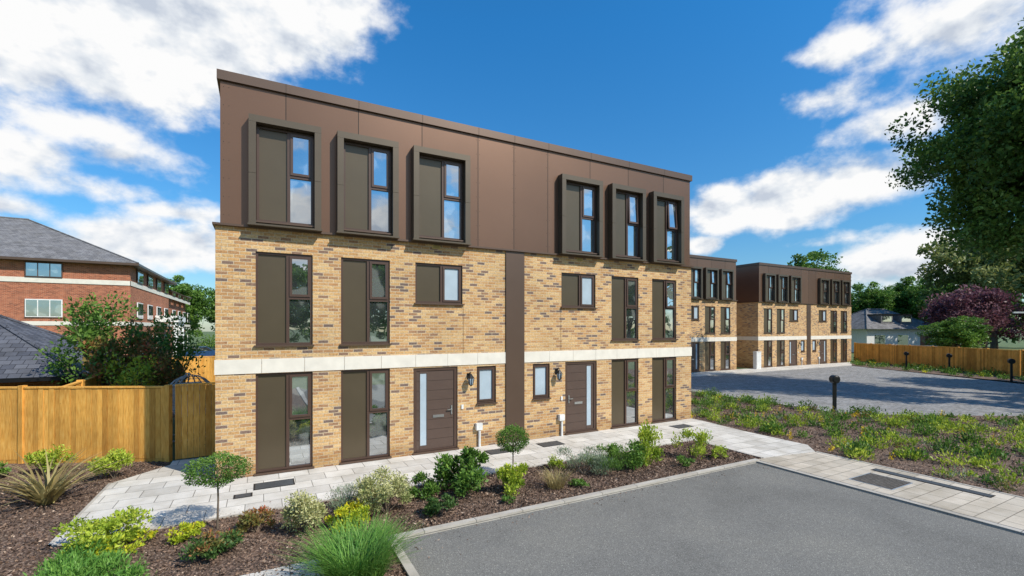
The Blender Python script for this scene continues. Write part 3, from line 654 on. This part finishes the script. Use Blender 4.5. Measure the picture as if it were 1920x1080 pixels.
t=MB(); t.box(-42,-8.06,34.05,34.1,6.6,6.95); t.box(-8.1,-8.05,34.05,68,6.6,6.95); t.box(-42,-8.06,34.05,34.1,3.5,3.8); t.box(-8.1,-8.05,34.05,68,3.5,3.8); t.obj('stone_bands',[M['stone']],e)
fr_=MB(); gl_=MB()
def owin(x0,x1,z0,z1,face,at,mi=0):
    n=3
    if face=='f':
        fr_.box(x0,x1,at-.06,at+.0,z0,z1,mi=mi)
        for i in range(n):
            a=x0+.06+(x1-x0-.06)*i/n; b=a+(x1-x0-.06)/n-.06; gl_.box(a,b,at-.075,at-.06,z0+.07,z1-.07)
    else:
        fr_.box(at,at+.06,x0,x1,z0,z1,mi=mi)
        for i in range(n):
            a=x0+.06+(x1-x0-.06)*i/n; b=a+(x1-x0-.06)/n-.06; gl_.box(at+.06,at+.075,a,b,z0+.07,z1-.07)
for x in (-40,-36,-32,-28,-24,-20.5,-17,-13.0):
    owin(x-1,x+1,6.98,8.05,'f',34.05,1); owin(x-1,x+1,4.1,5.4,'f',34.05); owin(x-1,x+1,1.0,2.6,'f',34.05)
for y in (37,41,45,49,54,58,62,66):
    owin(y-1,y+1,6.98,7.4 if y>51 else 8.05,'s',-8.05,1); owin(y-1,y+1,4.1,5.4,'s',-8.05); owin(y-1,y+1,1,2.6,'s',-8.05)
fr_.obj('window_frames',[M['white'],M['door']],e); gl_.obj('window_glass',[M['glass']],e)
t=MB(); t.box(-8.0,-6.2,43,48,3.9,4.5)
for y in (43.3,45.5,47.7): t.cyl((-6.5,y,0),(-6.5,y,3.9),.2,.18,12)
t.obj('portico',[M['white']],e)

e=empty('slate_roof_outbuilding'); w=MB(); w.box(-11.5,-5.0,8.9,15.0,-.06,2.1); w.obj('walls',[M['redbrick']],e)
r=MB(); hip(r,-11.5,-5.0,8.9,15.0,1.75,3.95,.75,'x'); r.obj('roof',[M['slate']],e)
t=MB(); t.box(-12.3,-4.2,8.1,15.8,1.62,1.74); t.cyl((-8.2,11.95,3.92),(-8.2,11.95,4.02),.08,.08); t.obj('gutter',[M['black']],e)

e=empty('grey_roof_bungalow',(78,22,0),R(-20)); w=MB(); w.box(-5.5,5.5,-4,4,0,3.2); w.obj('walls',[M['white']],e)
r=MB(); hip(r,-5.5,5.5,-4,4,3.2,6.0,.6,'x'); r.obj('roof',[M['slate2']],e)
t=MB(); 
for x in (-1.8,1.2): t.box(x-.9,x+.9,-3.4,-.5,3.9,5.1); t.box(x-1.0,x+1.0,-3.5,-.4,5.1,5.25,mi=1); t.box(x-.7,x+.7,-3.43,-3.4,4.2,4.95,mi=2)
for x in (-3.5,0,3.5): t.box(x-.8,x+.8,-4.03,-4,1.0,2.4,mi=2)
t.obj('dormers_and_windows',[M['slate2'],M['black'],M['glass']],e)
e=empty('grey_roof_bungalow',(92,2,0),R(-70)); w=MB(); w.box(-5.5,5.5,-4,4,0,3.2); w.obj('walls',[M['redbrick']],e); r=MB(); hip(r,-5.5,5.5,-4,4,3.2,6.0,.6,'x'); r.obj('roof',[M['slate2']],e)

cl=[( -4.8+i*.45,48.5+random.uniform(-.3,.3),random.uniform(.5,2.5),.55,random.uniform(.4,.8)) for i in range(26) for _ in range(4)]
mkobj('hedge',crown_mesh('hedge',cl,60,.16,LG))
e=empty('parked_car',(-4.6,44.5,0),R(10)); m=MB()
prof=[(-2.1,.35),(-2.1,.8),(-1.95,.95),(-1.5,1.0),(-.95,1.42),(.55,1.45),(1.15,1.02),(1.95,.88),(2.1,.65),(2.1,.35)]
m.quad(*[(x,-.85,z) for x,z in prof]); m.quad(*[(x,.85,z) for x,z in prof[::-1]])
for i in range(len(prof)):
    a=prof[i];b=prof[(i+1)%len(prof)]; m.quad((a[0],.85,a[1]),(b[0],.85,b[1]),(b[0],-.85,b[1]),(a[0],-.85,a[1]))
m.obj('body',[simple('car_paint_blue',(.03,.08,.2),.25,.3)],e); m=MB()
for s in (-1,1):
    m.quad(*[(x,s*.856,z) for x,z in ((-1.35,1.02),(-.9,1.37),(.5,1.4),(.98,1.04))])
m.quad((-1.47,-.7,1.04),(-1.47,.7,1.04),(-.99,.65,1.42),(-.99,-.65,1.42)); m.quad((1.12,-.7,1.07),(1.12,.7,1.07),(.62,.65,1.45),(.62,-.65,1.45)); m.obj('windows',[M['glass']],e); m=MB()
for x in (-1.3,1.3):
    for y in (-.88,.7): m.cyl((x,y,.33),(x,y+.18,.33),.33,.33,16)
m.obj('wheels',[M['black']],e)

m=MB(); m.box(-.05,.05,-.05,.05,0,1.18); m.cyl((0,-.10,1.27),(0,.10,1.27),.16,.16,16); m.cyl((0,-.115,1.27),(0,-.10,1.27),.11,.13,16); m.box(-.09,.09,-.09,.09,0,.03)
bol=m.mesh('bollard',[M['black']])
for x,y,rr in ((20.75,-1.6,-.5),(45.7,3.2,-1),(46.2,6.0,-1),(41.2,-1.2,-1),(37.5,-8,-1)): mkobj('bollard_light',bol,None,(x,y,0),rr)
m=MB(); m.cyl((0,0,0),(0,0,4.6),.07,.05,8); m.box(-.05,.9,-.08,.08,4.55,4.68); m.obj('street_lamp',[M['meter']],None,(57,2.0,0),2.4)

# ---------------------------------------------------------------- world
W=bpy.data.worlds.new('World'); S.world=W; W.use_nodes=True; nt=W.node_tree; bg=nt.nodes['Background']
SUN_EL=R(43); sun_h=Vector((.54,-.84)).normalized()
to_sun=Vector((sun_h.x*math.cos(SUN_EL),sun_h.y*math.cos(SUN_EL),math.sin(SUN_EL)))
sky=N(nt,'ShaderNodeTexSky'); sky.sky_type='NISHITA'; sky.sun_disc=False; sky.sun_elevation=SUN_EL
sky.sun_rotation=math.atan2(sun_h.x,sun_h.y); sky.air_density=1.0; sky.dust_density=.4; sky.ozone_density=2.0
hs=N(nt,'ShaderNodeHueSaturation'); hs.inputs['Saturation'].default_value=1.12; hs.inputs['Value'].default_value=1.; L(nt,sky.outputs[0],hs.inputs['Color'])
tc=N(nt,'ShaderNodeTexCoord'); d=tc.outputs['Generated']
blobs=[ # azimuth clockwise from the street axis, elevation, half-width, half-height (deg), weight
(-46,25,14,8,1.3),(-37.2,26.6,12,8,1.35),(-28.9,29.5,9,5,1.1),(-23,33.5,7,4,1.1),(-38,33,16,7,1.4),(-20.2,30.3,3,2.0,.7),
(-43.7,18,8,2.5,.6),(-39.6,16.1,6,2.0,.55),(-48,14.5,6,3.0,.8),(-37.2,8.2,9,3.1,1.2),(-42,12.7,6,1.4,.6),(-35.9,11.4,5,1.4,.65),(-49,10,5,1.4,.7),
(22.5,9.4,2.2,1.2,.9),(25.2,13.0,6,3.0,1.3),(30.9,13.2,8,3.8,1.5),(36.5,14.2,5.5,3.2,1.2),
(34.1,22.1,6,1.8,.6),(43,25.3,7,3.5,.65),(35.9,26.2,4.5,1.6,.65),(40.4,18.9,5,1.8,.6),(41,6.3,9,3.6,1.2),(36,9.0,5,1.2,.65),(47,29,8,4,.7),
(115,24,26,9,1.),(165,26,26,11,1.),(150,11,40,5,1.),(-90,20,20,8,.9)]
acc=None
def mth(op,a,b=None,c=None):
    n=N(nt,'ShaderNodeMath',operation=op)
    for i,x in enumerate((a,b,c)):
        if x is None: continue
        if isinstance(x,(int,float)): n.inputs[i].default_value=x
        else: L(nt,x,n.inputs[i])
    return n.outputs[0]
def dot(vec):
    n=N(nt,'ShaderNodeVectorMath',operation='DOT_PRODUCT'); L(nt,d,n.inputs[0]); n.inputs[1].default_value=vec; return n.outputs['Value']
for az,el,w,h,wt in blobs:
    A=R(az+28.36);E=R(el); c=Vector((math.sin(A)*math.cos(E),math.cos(A)*math.cos(E),math.sin(E)))
    r=Vector((math.cos(A),-math.sin(A),0)); u=r.cross(c)
    cb=N(nt,'ShaderNodeCombineXYZ'); L(nt,dot(r/math.sin(R(w))),cb.inputs[0]); L(nt,dot(u/math.sin(R(h))),cb.inputs[1])
    L(nt,mth('MULTIPLY',mth('MINIMUM',dot(c),0.),50.),cb.inputs[2])
    ln=N(nt,'ShaderNodeVectorMath',operation='LENGTH'); L(nt,cb.outputs[0],ln.inputs[0])
    m=mth('MULTIPLY_ADD',ln.outputs['Value'],-wt,wt)
    acc=m if acc is None else mth('SMOOTH_MAX',acc,m,.15)
def cnoise(off,det):
    mp=N(nt,'ShaderNodeMapping'); mp.inputs['Location'].default_value=off; mp.inputs['Scale'].default_value=(1,1,1.5); L(nt,d,mp.inputs[0])
    return noise(nt,mp.outputs[0],9.5,det,.57).outputs[0]
n0=cnoise((0,0,0),8); n1=cnoise((to_sun.x*.02,to_sun.y*.02,.04),4)
v=mth('MULTIPLY_ADD',mth('SUBTRACT',n0,.5),2.1,acc)
mr=N(nt,'ShaderNodeMapRange',interpolation_type='SMOOTHSTEP'); L(nt,v,mr.inputs[0]); mr.inputs['From Min'].default_value=-.08; mr.inputs['From Max'].default_value=.60
sh=mth('MULTIPLY_ADD',mth('SUBTRACT',n0,n1),2.4,.70)
cr=ramp(nt,[(.2,(5.6,6.2,7.2)),(.55,(8.0,8.4,8.9)),(.8,(9.8,9.8,9.8))]); L(nt,sh,cr.inputs[0])
dz=dot((0,0,1))
tint=N(nt,'ShaderNodeMapRange'); L(nt,dz,tint.inputs[0]); tint.inputs['From Min'].default_value=0; tint.inputs['From Max'].default_value=.55
tr=ramp(nt,[(0,(.85,1.0,1.12)),(.35,(.62,1.18,1.46)),(1,(.38,1.42,1.92))]); L(nt,tint.outputs[0],tr.inputs[0])
skyc=mixc(nt,'MULTIPLY',1.,hs.outputs[0],tr.outputs[0])
fin=mixc(nt,'MIX',mr.outputs[0],skyc,cr.outputs[0])
L(nt,fin,bg.inputs[0]); bg.inputs[1].default_value=.1
sl=bpy.data.lights.new('sun','SUN'); sl.energy=5; sl.angle=R(.5); sl.color=(1,.94,.83); so=bpy.data.objects.new('sun',sl); COL.objects.link(so)
so.rotation_euler=(-to_sun).to_track_quat('-Z','Y').to_euler()
# ---------------------------------------------------------------- camera
cam=bpy.data.cameras.new('camera'); co=bpy.data.objects.new('camera',cam); COL.objects.link(co)
cam.sensor_width=36; cam.lens=36*870/1920; cam.shift_y=76/1920; cam.clip_end=2000; cam.clip_start=.05
co.location=(.865,-11.66,3.27); co.rotation_euler=(R(90),0,R(-28.36)); S.camera=co
S.view_settings.view_transform='Standard'; S.view_settings.look='None'; S.view_settings.exposure=0
